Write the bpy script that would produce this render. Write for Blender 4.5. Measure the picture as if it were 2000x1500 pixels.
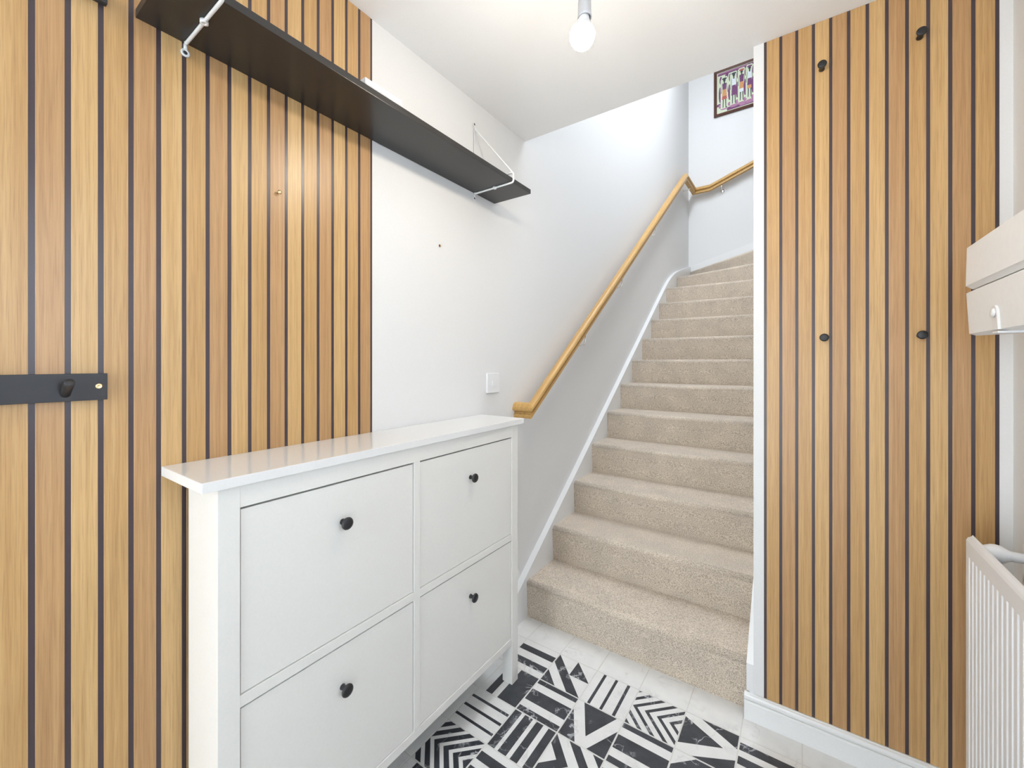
import bpy, bmesh, math, random
from mathutils import Vector, Matrix

for o in list(bpy.data.objects):
    bpy.data.objects.remove(o, do_unlink=True)
scene = bpy.context.scene
COL = scene.collection
random.seed(7)

# ------------------------------------------------------------ camera, world, lights, exposure
cam_data = bpy.data.cameras.new('camera')
cam = bpy.data.objects.new('camera', cam_data)
COL.objects.link(cam)
cam.location = (1.1114, -0.2916, 1.2309)
cam.rotation_euler = (math.pi / 2, 0, 0.6093)
cam_data.sensor_width = 36.0
cam_data.lens = 805.95 / 2000 * 36.0
cam_data.shift_y = -42.5 / 2000
cam_data.clip_start = 0.01
scene.camera = cam

world = bpy.data.worlds.new('world')
scene.world = world
world.use_nodes = True
wbg = world.node_tree.nodes['Background']
wbg.inputs[0].default_value = (0.80, 0.88, 1.0, 1)
wbg.inputs[1].default_value = 1.0

vs = scene.view_settings
vs.view_transform = 'Standard'
vs.look = 'None'
vs.gamma = 1.0
vs.use_curve_mapping = False
vs.exposure = 0.10


def area_light(name, loc, rot, sx, sy, power, col):
    d = bpy.data.lights.new(name, 'AREA')
    d.shape = 'RECTANGLE'
    d.size, d.size_y = sx, sy
    d.energy = power
    d.color = col
    o = bpy.data.objects.new(name, d)
    COL.objects.link(o)
    o.location = loc
    o.rotation_euler = rot
    return o


# daylight through the glazed front door and the window of the right-hand wall (both out of frame)
area_light('daylight_door_glass', (1.60, 0.0, 1.50), (0, math.pi / 2, 0), 0.85, 0.26, 6.2, (0.70, 0.84, 1.0))
area_light('daylight_window', (1.60, 0.72, 1.52), (0, math.pi / 2, 0), 1.05, 0.70, 1.2, (0.84, 0.91, 1.0))
# unseen soft fill added before the wall opposite the stairs, for frontal light
area_light('added_hall_fill', (0.52, -2.28, 1.10), (math.pi / 2, 0, math.pi), 0.95, 2.0, 56, (0.82, 0.91, 1.0))
# unseen area light added under the stairwell ceiling to brighten steps and upper walls
area_light('added_stairwell_fill', (0.76, 2.55, 4.98), (0, math.radians(16), 0), 0.36, 2.0, 62, (0.84, 0.91, 1.0))
BULB_STRENGTH = 300.0


# ------------------------------------------------------------ materials
def new_mat(name):
    m = bpy.data.materials.new(name)
    m.use_nodes = True
    nt = m.node_tree
    b = nt.nodes['Principled BSDF']
    return m, nt, b


def plain(name, col, rough=0.5, metal=0.0, spec=0.5, bump=0.0, bscale=200.0):
    m, nt, b = new_mat(name)
    b.inputs['Base Color'].default_value = (*col, 1)
    b.inputs['Roughness'].default_value = rough
    b.inputs['Metallic'].default_value = metal
    b.inputs['Specular IOR Level'].default_value = spec
    tc = nt.nodes.new('ShaderNodeTexCoord')
    n = nt.nodes.new('ShaderNodeTexNoise')
    n.inputs['Scale'].default_value = bscale
    n.inputs['Detail'].default_value = 3
    nt.links.new(tc.outputs['Object'], n.inputs['Vector'])
    # a trace of tone variation
    mx = nt.nodes.new('ShaderNodeMixRGB')
    mx.inputs[1].default_value = (*[c * 0.97 for c in col], 1)
    mx.inputs[2].default_value = (*[min(1, c * 1.03) for c in col], 1)
    nt.links.new(n.outputs['Fac'], mx.inputs[0])
    nt.links.new(mx.outputs[0], b.inputs['Base Color'])
    if bump > 0:
        bp = nt.nodes.new('ShaderNodeBump')
        bp.inputs['Strength'].default_value = bump
        bp.inputs['Distance'].default_value = 0.001
        nt.links.new(n.outputs['Fac'], bp.inputs['Height'])
        nt.links.new(bp.outputs[0], b.inputs['Normal'])
    return m


def ramp(nt, stops):
    r = nt.nodes.new('ShaderNodeValToRGB')
    while len(r.color_ramp.elements) < len(stops):
        r.color_ramp.elements.new(0.5)
    for e, (p, c) in zip(r.color_ramp.elements, stops):
        e.position = p
        e.color = (*c, 1)
    return r


def wood(name, dark, mid, light, rough=0.37, grain=(160, 160, 2.2), fine=(600, 600, 12), axis_map=(0, 0, 0), spec=0.5):
    """straight-grained wood; grain runs along object Z"""
    m, nt, b = new_mat(name)
    L = nt.links
    tc = nt.nodes.new('ShaderNodeTexCoord')
    oi = nt.nodes.new('ShaderNodeObjectInfo')
    add = nt.nodes.new('ShaderNodeVectorMath')
    add.operation = 'ADD'
    sc = nt.nodes.new('ShaderNodeVectorMath')
    sc.operation = 'SCALE'
    comb = nt.nodes.new('ShaderNodeCombineXYZ')
    for i in range(3):
        L.new(oi.outputs['Random'], comb.inputs[i])
    L.new(comb.outputs[0], sc.inputs[0])
    sc.inputs['Scale'].default_value = 37.0
    mp0 = nt.nodes.new('ShaderNodeMapping')
    mp0.inputs['Rotation'].default_value = axis_map
    L.new(tc.outputs['Object'], mp0.inputs['Vector'])
    L.new(mp0.outputs[0], add.inputs[0])
    L.new(sc.outputs[0], add.inputs[1])

    def noise(scale, detail):
        mp = nt.nodes.new('ShaderNodeMapping')
        mp.inputs['Scale'].default_value = scale
        L.new(add.outputs[0], mp.inputs['Vector'])
        n = nt.nodes.new('ShaderNodeTexNoise')
        n.inputs['Scale'].default_value = 1.0
        n.inputs['Detail'].default_value = detail
        n.inputs['Distortion'].default_value = 0.25
        L.new(mp.outputs[0], n.inputs['Vector'])
        return n
    a = noise(grain, 3)
    f = noise(fine, 2)
    r = ramp(nt, [(0.30, dark), (0.5, mid), (0.70, light)])
    L.new(a.outputs['Fac'], r.inputs[0])
    r2 = ramp(nt, [(0.30, (0.70, 0.66, 0.62)), (0.52, (1, 1, 1))])
    L.new(f.outputs['Fac'], r2.inputs[0])
    mul = nt.nodes.new('ShaderNodeMixRGB')
    mul.blend_type = 'MULTIPLY'
    mul.inputs[0].default_value = 0.62
    L.new(r.outputs[0], mul.inputs[1])
    L.new(r2.outputs[0], mul.inputs[2])
    L.new(mul.outputs[0], b.inputs['Base Color'])
    b.inputs['Roughness'].default_value = rough
    b.inputs['Specular IOR Level'].default_value = spec
    bp = nt.nodes.new('ShaderNodeBump')
    bp.inputs['Strength'].default_value = 0.12
    bp.inputs['Distance'].default_value = 0.0006
    L.new(f.outputs['Fac'], bp.inputs['Height'])
    L.new(bp.outputs[0], b.inputs['Normal'])
    return m


def marble(name, base, vein, rough=0.35, scale=7.0, width=0.035, amount=1.0, cloud=None):
    m, nt, b = new_mat(name)
    L = nt.links
    geo = nt.nodes.new('ShaderNodeNewGeometry')
    n0 = nt.nodes.new('ShaderNodeTexNoise')
    n0.inputs['Scale'].default_value = scale * 0.8
    n0.inputs['Detail'].default_value = 4
    L.new(geo.outputs['Position'], n0.inputs['Vector'])
    mixv = nt.nodes.new('ShaderNodeMixRGB')
    mixv.blend_type = 'ADD'
    mixv.inputs[0].default_value = 0.35
    L.new(geo.outputs['Position'], mixv.inputs[1])
    L.new(n0.outputs['Color'], mixv.inputs[2])
    n1 = nt.nodes.new('ShaderNodeTexNoise')
    n1.inputs['Scale'].default_value = scale
    n1.inputs['Detail'].default_value = 5
    n1.inputs['Roughness'].default_value = 0.6
    L.new(mixv.outputs[0], n1.inputs['Vector'])
    # vein = ridge of the noise
    s = nt.nodes.new('ShaderNodeMath')
    s.operation = 'SUBTRACT'
    s.inputs[1].default_value = 0.5
    L.new(n1.outputs['Fac'], s.inputs[0])
    ab = nt.nodes.new('ShaderNodeMath')
    ab.operation = 'ABSOLUTE'
    L.new(s.outputs[0], ab.inputs[0])
    r = ramp(nt, [(0.0, (amount,) * 3), (width, (0, 0, 0))])
    L.new(ab.outputs[0], r.inputs[0])
    # veins fade in and out
    n2 = nt.nodes.new('ShaderNodeTexNoise')
    n2.inputs['Scale'].default_value = scale * 1.3
    L.new(geo.outputs['Position'], n2.inputs['Vector'])
    r2 = ramp(nt, [(0.48, (0, 0, 0)), (0.62, (1, 1, 1))])
    L.new(n2.outputs['Fac'], r2.inputs[0])
    mm = nt.nodes.new('ShaderNodeMath')
    mm.operation = 'MULTIPLY'
    L.new(r.outputs[0], mm.inputs[0])
    L.new(r2.outputs[0], mm.inputs[1])
    n3 = nt.nodes.new('ShaderNodeTexNoise')
    n3.inputs['Scale'].default_value = scale * 4
    n3.inputs['Detail'].default_value = 4
    L.new(geo.outputs['Position'], n3.inputs['Vector'])
    c2 = cloud or tuple(c * 0.93 for c in base)
    r3 = ramp(nt, [(0.35, c2), (0.65, base)])
    L.new(n3.outputs['Fac'], r3.inputs[0])
    mx = nt.nodes.new('ShaderNodeMixRGB')
    L.new(mm.outputs[0], mx.inputs[0])
    L.new(r3.outputs[0], mx.inputs[1])
    mx.inputs[2].default_value = (*vein, 1)
    L.new(mx.outputs[0], b.inputs['Base Color'])
    b.inputs['Roughness'].default_value = rough
    return m


def carpet_mat(name):
    m, nt, b = new_mat(name)
    L = nt.links
    geo = nt.nodes.new('ShaderNodeNewGeometry')
    n1 = nt.nodes.new('ShaderNodeTexNoise')
    n1.inputs['Scale'].default_value = 260
    n1.inputs['Detail'].default_value = 2
    n1.inputs['Roughness'].default_value = 0.7
    L.new(geo.outputs['Position'], n1.inputs['Vector'])
    r = ramp(nt, [(0.30, (0.29, 0.228, 0.17)), (0.47, (0.62, 0.525, 0.42)), (0.60, (0.76, 0.665, 0.555)), (0.74, (0.88, 0.81, 0.72))])
    L.new(n1.outputs['Fac'], r.inputs[0])
    n2 = nt.nodes.new('ShaderNodeTexNoise')
    n2.inputs['Scale'].default_value = 9
    n2.inputs['Detail'].default_value = 3
    L.new(geo.outputs['Position'], n2.inputs['Vector'])
    r2 = ramp(nt, [(0.3, (0.90, 0.90, 0.90)), (0.7, (1.04, 1.03, 1.02))])
    L.new(n2.outputs['Fac'], r2.inputs[0])
    mu = nt.nodes.new('ShaderNodeMixRGB')
    mu.blend_type = 'MULTIPLY'
    mu.inputs[0].default_value = 1
    L.new(r.outputs[0], mu.inputs[1])
    L.new(r2.outputs[0], mu.inputs[2])
    L.new(mu.outputs[0], b.inputs['Base Color'])
    b.inputs['Roughness'].default_value = 1.0
    b.inputs['Specular IOR Level'].default_value = 0.05
    b.inputs['Sheen Weight'].default_value = 0.25
    b.inputs['Sheen Roughness'].default_value = 0.5
    bp = nt.nodes.new('ShaderNodeBump')
    bp.inputs['Strength'].default_value = 0.8
    bp.inputs['Distance'].default_value = 0.003
    L.new(n1.outputs['Fac'], bp.inputs['Height'])
    L.new(bp.outputs[0], b.inputs['Normal'])
    return m


def emis(name, col, strength):
    m, nt, b = new_mat(name)
    b.inputs['Base Color'].default_value = (0.9, 0.9, 0.9, 1)
    b.inputs['Emission Color'].default_value = (*col, 1)
    b.inputs['Emission Strength'].default_value = strength
    return m


M = {}
M['wall'] = plain('wall_paint', (0.80, 0.795, 0.785), 0.75, spec=0.3, bump=0.08, bscale=260)
M['ceiling'] = plain('ceiling_paint', (0.91, 0.905, 0.895), 0.9, spec=0.2, bump=0.06, bscale=220)
M['gloss'] = plain('white_gloss_paint', (0.83, 0.83, 0.825), 0.30, spec=0.5)
M['furn'] = plain('white_lacquer', (0.83, 0.815, 0.775), 0.28, spec=0.5)
M['furn_top'] = plain('white_lacquer_top', (0.83, 0.825, 0.81), 0.14, spec=0.5)
M['gapdark'] = plain('cabinet_inside', (0.22, 0.20, 0.18), 0.8)
M['slot'] = plain('slat_backing', (0.062, 0.044, 0.050), 0.33, spec=0.5)
M['wood_a'] = wood('slat_oak_light', (0.56, 0.345, 0.142), (0.62, 0.393, 0.17), (0.675, 0.442, 0.205))
M['wood_b'] = wood('slat_oak_mid', (0.495, 0.288, 0.115), (0.555, 0.333, 0.137), (0.61, 0.383, 0.166))
M['wood_c'] = wood('slat_oak_red', (0.445, 0.25, 0.110), (0.505, 0.292, 0.132), (0.56, 0.337, 0.158))
M['rail_wood'] = wood('handrail_oak', (0.55, 0.32, 0.10), (0.61, 0.365, 0.12), (0.65, 0.405, 0.14), rough=0.33,
                      grain=(70, 3, 70), fine=(400, 10, 400), axis_map=(math.radians(-35.4), 0, 0))
M['frame_wood'] = wood('frame_mahogany', (0.05, 0.018, 0.012), (0.10, 0.036, 0.022), (0.16, 0.06, 0.035), rough=0.35)
M['black'] = plain('black_lacquer', (0.030, 0.028, 0.030), 0.45, spec=0.5)
M['black_shelf'] = plain('black_shelf_foil', (0.024, 0.022, 0.021), 0.30, spec=0.5, bump=0.1, bscale=500)
M['black_knob'] = plain('black_knob', (0.016, 0.016, 0.018), 0.42)
M['white_metal'] = plain('white_powder_coat', (0.80, 0.80, 0.80), 0.35)
M['plastic'] = plain('white_plastic', (0.83, 0.83, 0.83), 0.3)
M['holder'] = plain('lamp_holder_plastic', (0.62, 0.62, 0.64), 0.4)
M['brass'] = plain('brass', (0.80, 0.60, 0.33), 0.3, metal=1.0)
M['chrome'] = plain('chrome', (0.85, 0.85, 0.86), 0.08, metal=1.0)
M['plug'] = plain('brown_plug', (0.16, 0.055, 0.03), 0.6)
M['hole'] = plain('dark_screw_recess', (0.05, 0.05, 0.05), 0.6)
M['marble_w'] = marble('white_marble_tile', (0.80, 0.79, 0.765), (0.55, 0.54, 0.52), 0.30, 6.0, 0.03, 0.55, cloud=(0.765, 0.755, 0.735))
M['marble_b'] = marble('black_marble_inlay', (0.052, 0.056, 0.066), (0.62, 0.62, 0.64), 0.30, 6.0, 0.016, 0.9, cloud=(0.034, 0.036, 0.042))
M['grout'] = plain('grout', (0.70, 0.675, 0.625), 0.9)
M['carpet'] = carpet_mat('fleck_carpet')
M['rad'] = plain('radiator_enamel', (0.86, 0.865, 0.875), 0.30)
M['blind'] = plain('blind_white', (0.88, 0.88, 0.875), 0.55, bump=0.15, bscale=60)
M['bulb'] = emis('bulb_glow', (1.0, 0.89, 0.745), BULB_STRENGTH)
M['glass'] = plain('window_glass', (0.95, 0.97, 0.97), 0.02)
M['glass'].node_tree.nodes['Principled BSDF'].inputs['Transmission Weight'].default_value = 1.0
M['paper'] = plain('white_card', (0.82, 0.82, 0.84), 0.6)
for nm, c in (('canvas', (0.62, 0.68, 0.50)), ('paint_purple', (0.16, 0.045, 0.14)), ('paint_orange', (0.62, 0.30, 0.12)),
              ('paint_dark', (0.03, 0.04, 0.05)), ('paint_pale', (0.72, 0.76, 0.78)), ('paint_red', (0.45, 0.10, 0.08)),
              ('paint_lilac', (0.40, 0.18, 0.30))):
    M[nm] = plain(nm, c, 0.6)


# ------------------------------------------------------------ mesh helpers
def add_box(bm, x0, x1, y0, y1, z0, z1, bevel=0.0, mi=0, segs=2):
    r = bmesh.ops.create_cube(bm, size=1.0)
    vs_ = r['verts']
    for v in vs_:
        v.co = Vector((x0 + (v.co.x + 0.5) * (x1 - x0), y0 + (v.co.y + 0.5) * (y1 - y0), z0 + (v.co.z + 0.5) * (z1 - z0)))
    fs = set(f for v in vs_ for f in v.link_faces)
    for f in fs:
        f.material_index = mi
    if bevel > 0:
        es = list(set(e for v in vs_ for e in v.link_edges))
        bmesh.ops.bevel(bm, geom=es, offset=bevel, segments=segs, profile=0.7, affect='EDGES')
    return vs_


def add_prism(bm, pts, z0, z1, mi=0):
    """polygon pts (x,y) counter-clockwise, extruded z0..z1"""
    a = [bm.verts.new((x, y, z0)) for x, y in pts]
    b = [bm.verts.new((x, y, z1)) for x, y in pts]
    n = len(pts)
    fs = [bm.faces.new(list(reversed(a))), bm.faces.new(b)]
    for i in range(n):
        fs.append(bm.faces.new((a[i], a[(i + 1) % n], b[(i + 1) % n], b[i])))
    for f in fs:
        f.material_index = mi
    return a, b


def add_lathe(bm, prof, origin, axis, segs=20, mi=0, closed=False):
    """prof: list of (r, h); revolve about axis through origin"""
    ax = Vector(axis).normalized()
    t = Vector((0, 0, 1)) if abs(ax.z) < 0.9 else Vector((1, 0, 0))
    u = ax.cross(t).normalized()
    w = ax.cross(u).normalized()
    o = Vector(origin)
    rings = []
    for r, h in prof:
        if r < 1e-6:
            rings.append([bm.verts.new(o + ax * h)])
        else:
            rings.append([bm.verts.new(o + ax * h + (u * math.cos(2 * math.pi * k / segs) + w * math.sin(2 * math.pi * k / segs)) * r) for k in range(segs)])
    for a, b in list(zip(rings, rings[1:])) + ([(rings[-1], rings[0])] if closed else []):
        for k in range(segs):
            k2 = (k + 1) % segs
            if len(a) == 1 and len(b) == 1:
                continue
            if len(a) == 1:
                f = bm.faces.new((a[0], b[k], b[k2]))
            elif len(b) == 1:
                f = bm.faces.new((a[k], b[0], a[k2]))
            else:
                f = bm.faces.new((a[k], b[k], b[k2], a[k2]))
            f.smooth = True
            f.material_index = mi
    for ring, flip in ((rings[0], False), (rings[-1], True)):
        if len(ring) > 2 and not closed:
            f = bm.faces.new(ring if flip else list(reversed(ring)))
            f.material_index = mi


def fillet(path, rad, n=5):
    path = [Vector(p) for p in path]
    out = [path[0]]
    for a, b, c in zip(path, path[1:], path[2:]):
        d1, d2 = (a - b), (c - b)
        r = min(rad, d1.length * 0.45, d2.length * 0.45)
        p, q = b + d1.normalized() * r, b + d2.normalized() * r
        for k in range(n + 1):
            t = k / n
            out.append(p * (1 - t) ** 2 + b * 2 * t * (1 - t) + q * t ** 2)
    out.append(path[-1])
    return out


def add_tube(bm, path, r, segs=8, mi=0):
    path = [Vector(p) for p in path]
    rings = []
    up = None
    for i, p in enumerate(path):
        d = (path[min(i + 1, len(path) - 1)] - path[max(i - 1, 0)]).normalized()
        if up is None:
            up = d.cross(Vector((0.13, 0.9, 0.41))).normalized()
        else:
            up = (up - d * up.dot(d)).normalized()
        w = d.cross(up)
        rings.append([bm.verts.new(p + (up * math.cos(2 * math.pi * k / segs) + w * math.sin(2 * math.pi * k / segs)) * r) for k in range(segs)])
    for a, b in zip(rings, rings[1:]):
        for k in range(segs):
            f = bm.faces.new((a[k], a[(k + 1) % segs], b[(k + 1) % segs], b[k]))
            f.smooth = True
            f.material_index = mi
    bm.faces.new(list(reversed(rings[0])))
    bm.faces.new(rings[-1])


def link_mesh(name, bm, mats, parent=None, loc=None):
    bmesh.ops.recalc_face_normals(bm, faces=bm.faces)
    me = bpy.data.meshes.new(name)
    bm.to_mesh(me)
    bm.free()
    for m in (mats if isinstance(mats, (list, tuple)) else [mats]):
        me.materials.append(M[m] if isinstance(m, str) else m)
    o = bpy.data.objects.new(name, me)
    COL.objects.link(o)
    if loc is not None:
        o.location = loc
    if parent is not None:
        o.parent = parent
        if loc is None:      # mesh given in world coordinates
            o.matrix_parent_inverse = parent_world(parent).inverted()
    return o


def parent_world(o):
    m = Matrix.LocRotScale(o.location, o.rotation_euler, o.scale)
    if o.parent is not None:
        return parent_world(o.parent) @ o.matrix_parent_inverse @ m
    return m


def link_data(name, me, parent=None, loc=(0, 0, 0)):
    o = bpy.data.objects.new(name, me)
    COL.objects.link(o)
    o.location = loc
    if parent is not None:
        o.parent = parent
        o.matrix_parent_inverse = parent_world(parent).inverted()
    return o


def thing(name, label, cat, loc=(0, 0, 0), group=None):
    o = bpy.data.objects.new(name, None)
    COL.objects.link(o)
    o.location = loc
    o.empty_display_size = 0.05
    o['label'] = label
    o['category'] = cat
    if group:
        o['group'] = group
    return o


def tag(o, label, cat, group=None):
    o['label'] = label
    o['category'] = cat
    if group:
        o['group'] = group
    return o


def structure(o, label, cat):
    o['kind'] = 'structure'
    o['label'] = label
    o['category'] = cat
    return o


def boxobj(name, mat, boxes, parent=None, bevel=0.0):
    bm = bmesh.new()
    for b in boxes:
        add_box(bm, *b, bevel=bevel)
    return link_mesh(name, bm, mat, parent)


# ------------------------------------------------------------ dimensions (metres)
HC = 2.318            # hall ceiling
YP = 1.350            # face of the slatted wall beside the stairs
XR = 1.571            # right-hand wall
YN = -2.30            # wall behind the camera
XS = 0.980            # stair side of the partition
YB = 5.060            # wall at the top of the first flight
YC = 1.412            # edge of the hall ceiling over the stairs
ZT = 5.03             # stairwell ceiling
RISE, GO, Y1 = 0.1786, 0.2535, 1.380
S, TX, TY = 0.16707, 0.28193, 1.08547   # tile pitch and origin
PW = 0.0013           # slats stand proud of the wall by this

# ------------------------------------------------------------ room shell
structure(boxobj('wall_left', 'wall', [(-0.12, -PW, YN - 0.1, YB + 0.1, -0.05, ZT)]),
          'long white plaster wall carrying the slats, shelf and handrail', 'wall')
structure(boxobj('wall_far', 'wall', [(XS, XR + 0.12, YP + PW, YP + 0.11, 0.0, HC), (XS, XS + 0.11, YP + 0.1101, 4.02, 0.0, ZT)]),
          'white partition between hall and stairs, slatted on its hall face', 'wall')
structure(boxobj('wall_back', 'wall', [(-0.002, 2.6, YB, YB + 0.1, 1.5, ZT)]), 'pale wall at the turn of the stairs', 'wall')
structure(boxobj('wall_near', 'wall', [(-0.002, XR, YN - 0.1, YN, 0.0, HC)]), 'plain white wall opposite the stairs', 'wall')
DY0, DY1, WY0, WY1 = -0.62, 0.21, 0.34, 1.10
structure(boxobj('wall_right', 'wall', [
    (XR, XR + 0.12, YN - 0.1, DY0, 0.0, HC), (XR, XR + 0.12, DY0, DY1, 2.10, HC), (XR, XR + 0.12, DY1, WY0, 0.0, HC),
    (XR, XR + 0.12, WY0, WY1, 0.0, 0.95), (XR, XR + 0.12, WY0, WY1, 2.10, HC), (XR, XR + 0.12, WY1, YP + PW, 0.0, HC)]),
    'white outer wall behind the radiator with window and door openings', 'wall')
structure(boxobj('wall_upper', 'wall', [(-0.002, XS, YC - 0.1, YC, HC + 0.29, ZT), (2.5, 2.6, 3.9, YB, 2.3, ZT), (XS + 0.11, 2.6, 3.9, 4.0, 2.3, ZT)]),
          'white walls of the upper stairwell', 'wall')
structure(boxobj('ceiling', 'ceiling', [(-0.002, XR + 0.12, YN - 0.1, YC, HC, HC + 0.29)]), 'flat white hall ceiling ending over the stairs', 'ceiling')
structure(boxobj('ceiling_upper', 'ceiling', [(-0.12, 2.6, YC - 0.1, YB + 0.1, ZT, ZT + 0.1)]), 'white ceiling high above the stairs', 'ceiling')
# door and window of the outer wall
bm = bmesh.new()
for b in ((XR + 0.02, XR + 0.07, DY0, DY0 + 0.06, 0.0, 2.10), (XR + 0.02, XR + 0.07, DY1 - 0.06, DY1, 0.0, 2.10),
          (XR + 0.02, XR + 0.07, DY0 + 0.06, DY1 - 0.06, 2.04, 2.10), (XR + 0.02, XR + 0.07, DY0 + 0.06, DY1 - 0.06, 0.0, 0.58)):
    add_box(bm, *b)
d1 = structure(link_mesh('door_1', bm, 'gloss'), 'white glazed front door in the outer wall', 'door')
boxobj('pane', 'glass', [(XR + 0.050, XR + 0.054, DY0 + 0.0601, DY1 - 0.0601, 0.5801, 2.0399)], d1)
bm = bmesh.new()
for b in ((XR + 0.05, XR + 0.10, WY0, WY0 + 0.05, 0.95, 2.10), (XR + 0.05, XR + 0.10, WY1 - 0.05, WY1, 0.95, 2.10),
          (XR + 0.05, XR + 0.10, WY0 + 0.05, WY1 - 0.05, 2.05, 2.10), (XR + 0.05, XR + 0.10, WY0 + 0.05, WY1 - 0.05, 0.95, 1.00)):
    add_box(bm, *b)
w1 = structure(link_mesh('window_1', bm, 'gloss'), 'white framed window above the radiator', 'window')
boxobj('pane', 'glass', [(XR + 0.075, XR + 0.079, WY0 + 0.0501, WY1 - 0.0501, 1.0001, 2.0499)], w1)

# ---- floor with its tiles
floor = structure(boxobj('floor', 'grout', [(-0.002, XR, YN - 0.1, 1.40, -0.05, -0.0012)]), 'white marble tiled floor with black geometric inlay', 'floor')
U0, U1 = 0.010, 0.990


def clip_poly(poly, a, b, c):
    """keep a*x+b*y <= c"""
    out = []
    n = len(poly)
    for i in range(n):
        p, q = poly[i], poly[(i + 1) % n]
        dp, dq = a * p[0] + b * p[1] - c, a * q[0] + b * q[1] - c
        if dp <= 0:
            out.append(p)
        if (dp < 0 < dq) or (dq < 0 < dp):
            t = dp / (dp - dq)
            out.append((p[0] + (q[0] - p[0]) * t, p[1] + (q[1] - p[1]) * t))
    return out


def box_clip(poly, m=0.016):
    for a, b, c in ((1, 0, 1 - m), (-1, 0, -m), (0, 1, 1 - m), (0, -1, -m)):
        poly = clip_poly(poly, a, b, c)
        if len(poly) < 3:
            return []
    return poly


def rect(u0, u1, v0, v1):
    return [(u0, v0), (u1, v0), (u1, v1), (u0, v1)]


def chevrons(bands, sgn, c):
    """dark where lo <= u - |v-c| <= hi (sgn=1, apex left) or lo <= u + |v-c| <= hi (sgn=-1, apex right)"""
    out = []
    for lo, hi in bands:
        up = [(lo, c), (hi, c), (hi + sgn * 1.2, c + 1.2), (lo + sgn * 1.2, c + 1.2)]
        dn = [(lo, c), (lo + sgn * 1.2, c - 1.2), (hi + sgn * 1.2, c - 1.2), (hi, c)]
        for q in (up, dn):
            q = box_clip(q)
            if len(q) >= 3:
                out.append(q)
    return out


PAT = {
    'plain': [],
    'two_bars': [rect(0, 1, .62, .81), rect(0, 1, .18, .385)],
    'block_bar': [rect(.5, 1, 0, 1), rect(.185, .355, 0, 1)],
    'diag': [[(.0, 1.0), (.0, .70), (.69, .0), (1.0, .0)], [(0, 0), (.40, 0), (0, .40)], [(.505, .505), (1, .505), (.505, 1.0)]],
    'thin_v': [rect(.18, .245, 0, 1), rect(.46, .522, 0, 1), rect(.74, .805, 0, 1)],
    'thin_h': [rect(0, 1, .73, .795), rect(0, 1, .465, .53), rect(0, 1, .19, .25)],
    'chev_thin': chevrons([(-.73 + .25 * k, -.635 + .25 * k) for k in range(7)], 1, .52),
    'chev_thick': chevrons([(-.63 + .2455 * k, -.49 + .2455 * k) for k in range(7)], 1, .5),
    'chev_right': chevrons([(.26, .5), (.77, 1.0), (1.26, 1.5)], -1, .5),
    'arrow_r': [[(0, .88), (0, .16), (.76, .52)], [(.28, 1), (1, .64), (1, 1)], [(.27, 0), (1, 0), (1, .385)]],
    'vee': [[(.13, 1), (.5, .25), (.87, 1)], [(0, .74), (0, 0), (.385, 0)], [(1, .74), (.615, 0), (1, 0)]],
    'wide_h': [rect(0, 1, .865, 1), rect(0, 1, .34, .67), rect(0, 1, 0, .15)],
    'bars_v': [rect(0, .18, 0, 1), rect(.26, .45, 0, 1), rect(.54, .70, 0, 1), rect(.82, 1, 0, 1)],
    'bars_h': [rect(0, 1, .67, .85), rect(0, 1, .34, .52), rect(0, 1, 0, .19)],
    'half_diag': [[(0, .62), (.40, 1), (1, 1), (1, .36), (.62, 0), (0, 0)]],
}
tile_mesh = {}
for k, polys in PAT.items():
    bm = bmesh.new()
    add_box(bm, U0 * S, U1 * S, U0 * S, U1 * S, -0.006, 0.0)
    for q in polys:
        q = box_clip(q)
        if len(q) >= 3:
            add_prism(bm, [(a * S, b * S) for a, b in q], -0.003, 0.00022, 1)
    bmesh.ops.recalc_face_normals(bm, faces=bm.faces)
    me = bpy.data.meshes.new('floor_tile_' + k)
    bm.to_mesh(me)
    bm.free()
    me.materials.append(M['marble_w'])
    me.materials.append(M['marble_b'])
    tile_mesh[k] = me
KNOWN = {(-1, 0): 'two_bars', (0, 0): 'diag', (1, 0): 'thin_v', (2, 0): 'chev_thin', (3, 0): 'arrow_r', (4, 0): 'bars_h', (5, 0): 'vee', (6, 0): 'thin_h',
         (-1, -1): 'block_bar', (0, -1): 'wide_h', (1, -1): 'vee', (2, -1): 'wide_h', (3, -1): 'half_diag', (4, -1): 'chev_right',
         (-1, -2): 'thin_h', (0, -2): 'bars_v', (1, -2): 'chev_right', (2, -2): 'bars_h', (3, -2): 'two_bars',
         (-1, -3): 'chev_thick', (0, -3): 'bars_h', (1, -3): 'diag', (-1, -4): 'block_bar', (0, -4): 'arrow_r'}
ALT = ['thin_v', 'vee', 'chev_thin', 'bars_h', 'two_bars', 'arrow_r', 'wide_h', 'diag', 'thin_h', 'chev_right', 'bars_v']
BLK = M['marble_b']
for j in range(0, -13, -1):
    for i in range(-1, 7):
        kind = KNOWN.get((i, j), ALT[(i * 5 + j * 7) % len(ALT)])
        link_data('floor_tile', tile_mesh[kind], floor, (TX + i * S, TY + j * S, 0))


def cut_tile(x0, x1, y0, y1, g=0.0016):
    bm = bmesh.new()
    add_box(bm, x0 + g, x1 - g, y0 + g, y1 - g, -0.006, 0.0)
    return link_mesh('border_tile', bm, 'marble_w', floor)


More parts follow.
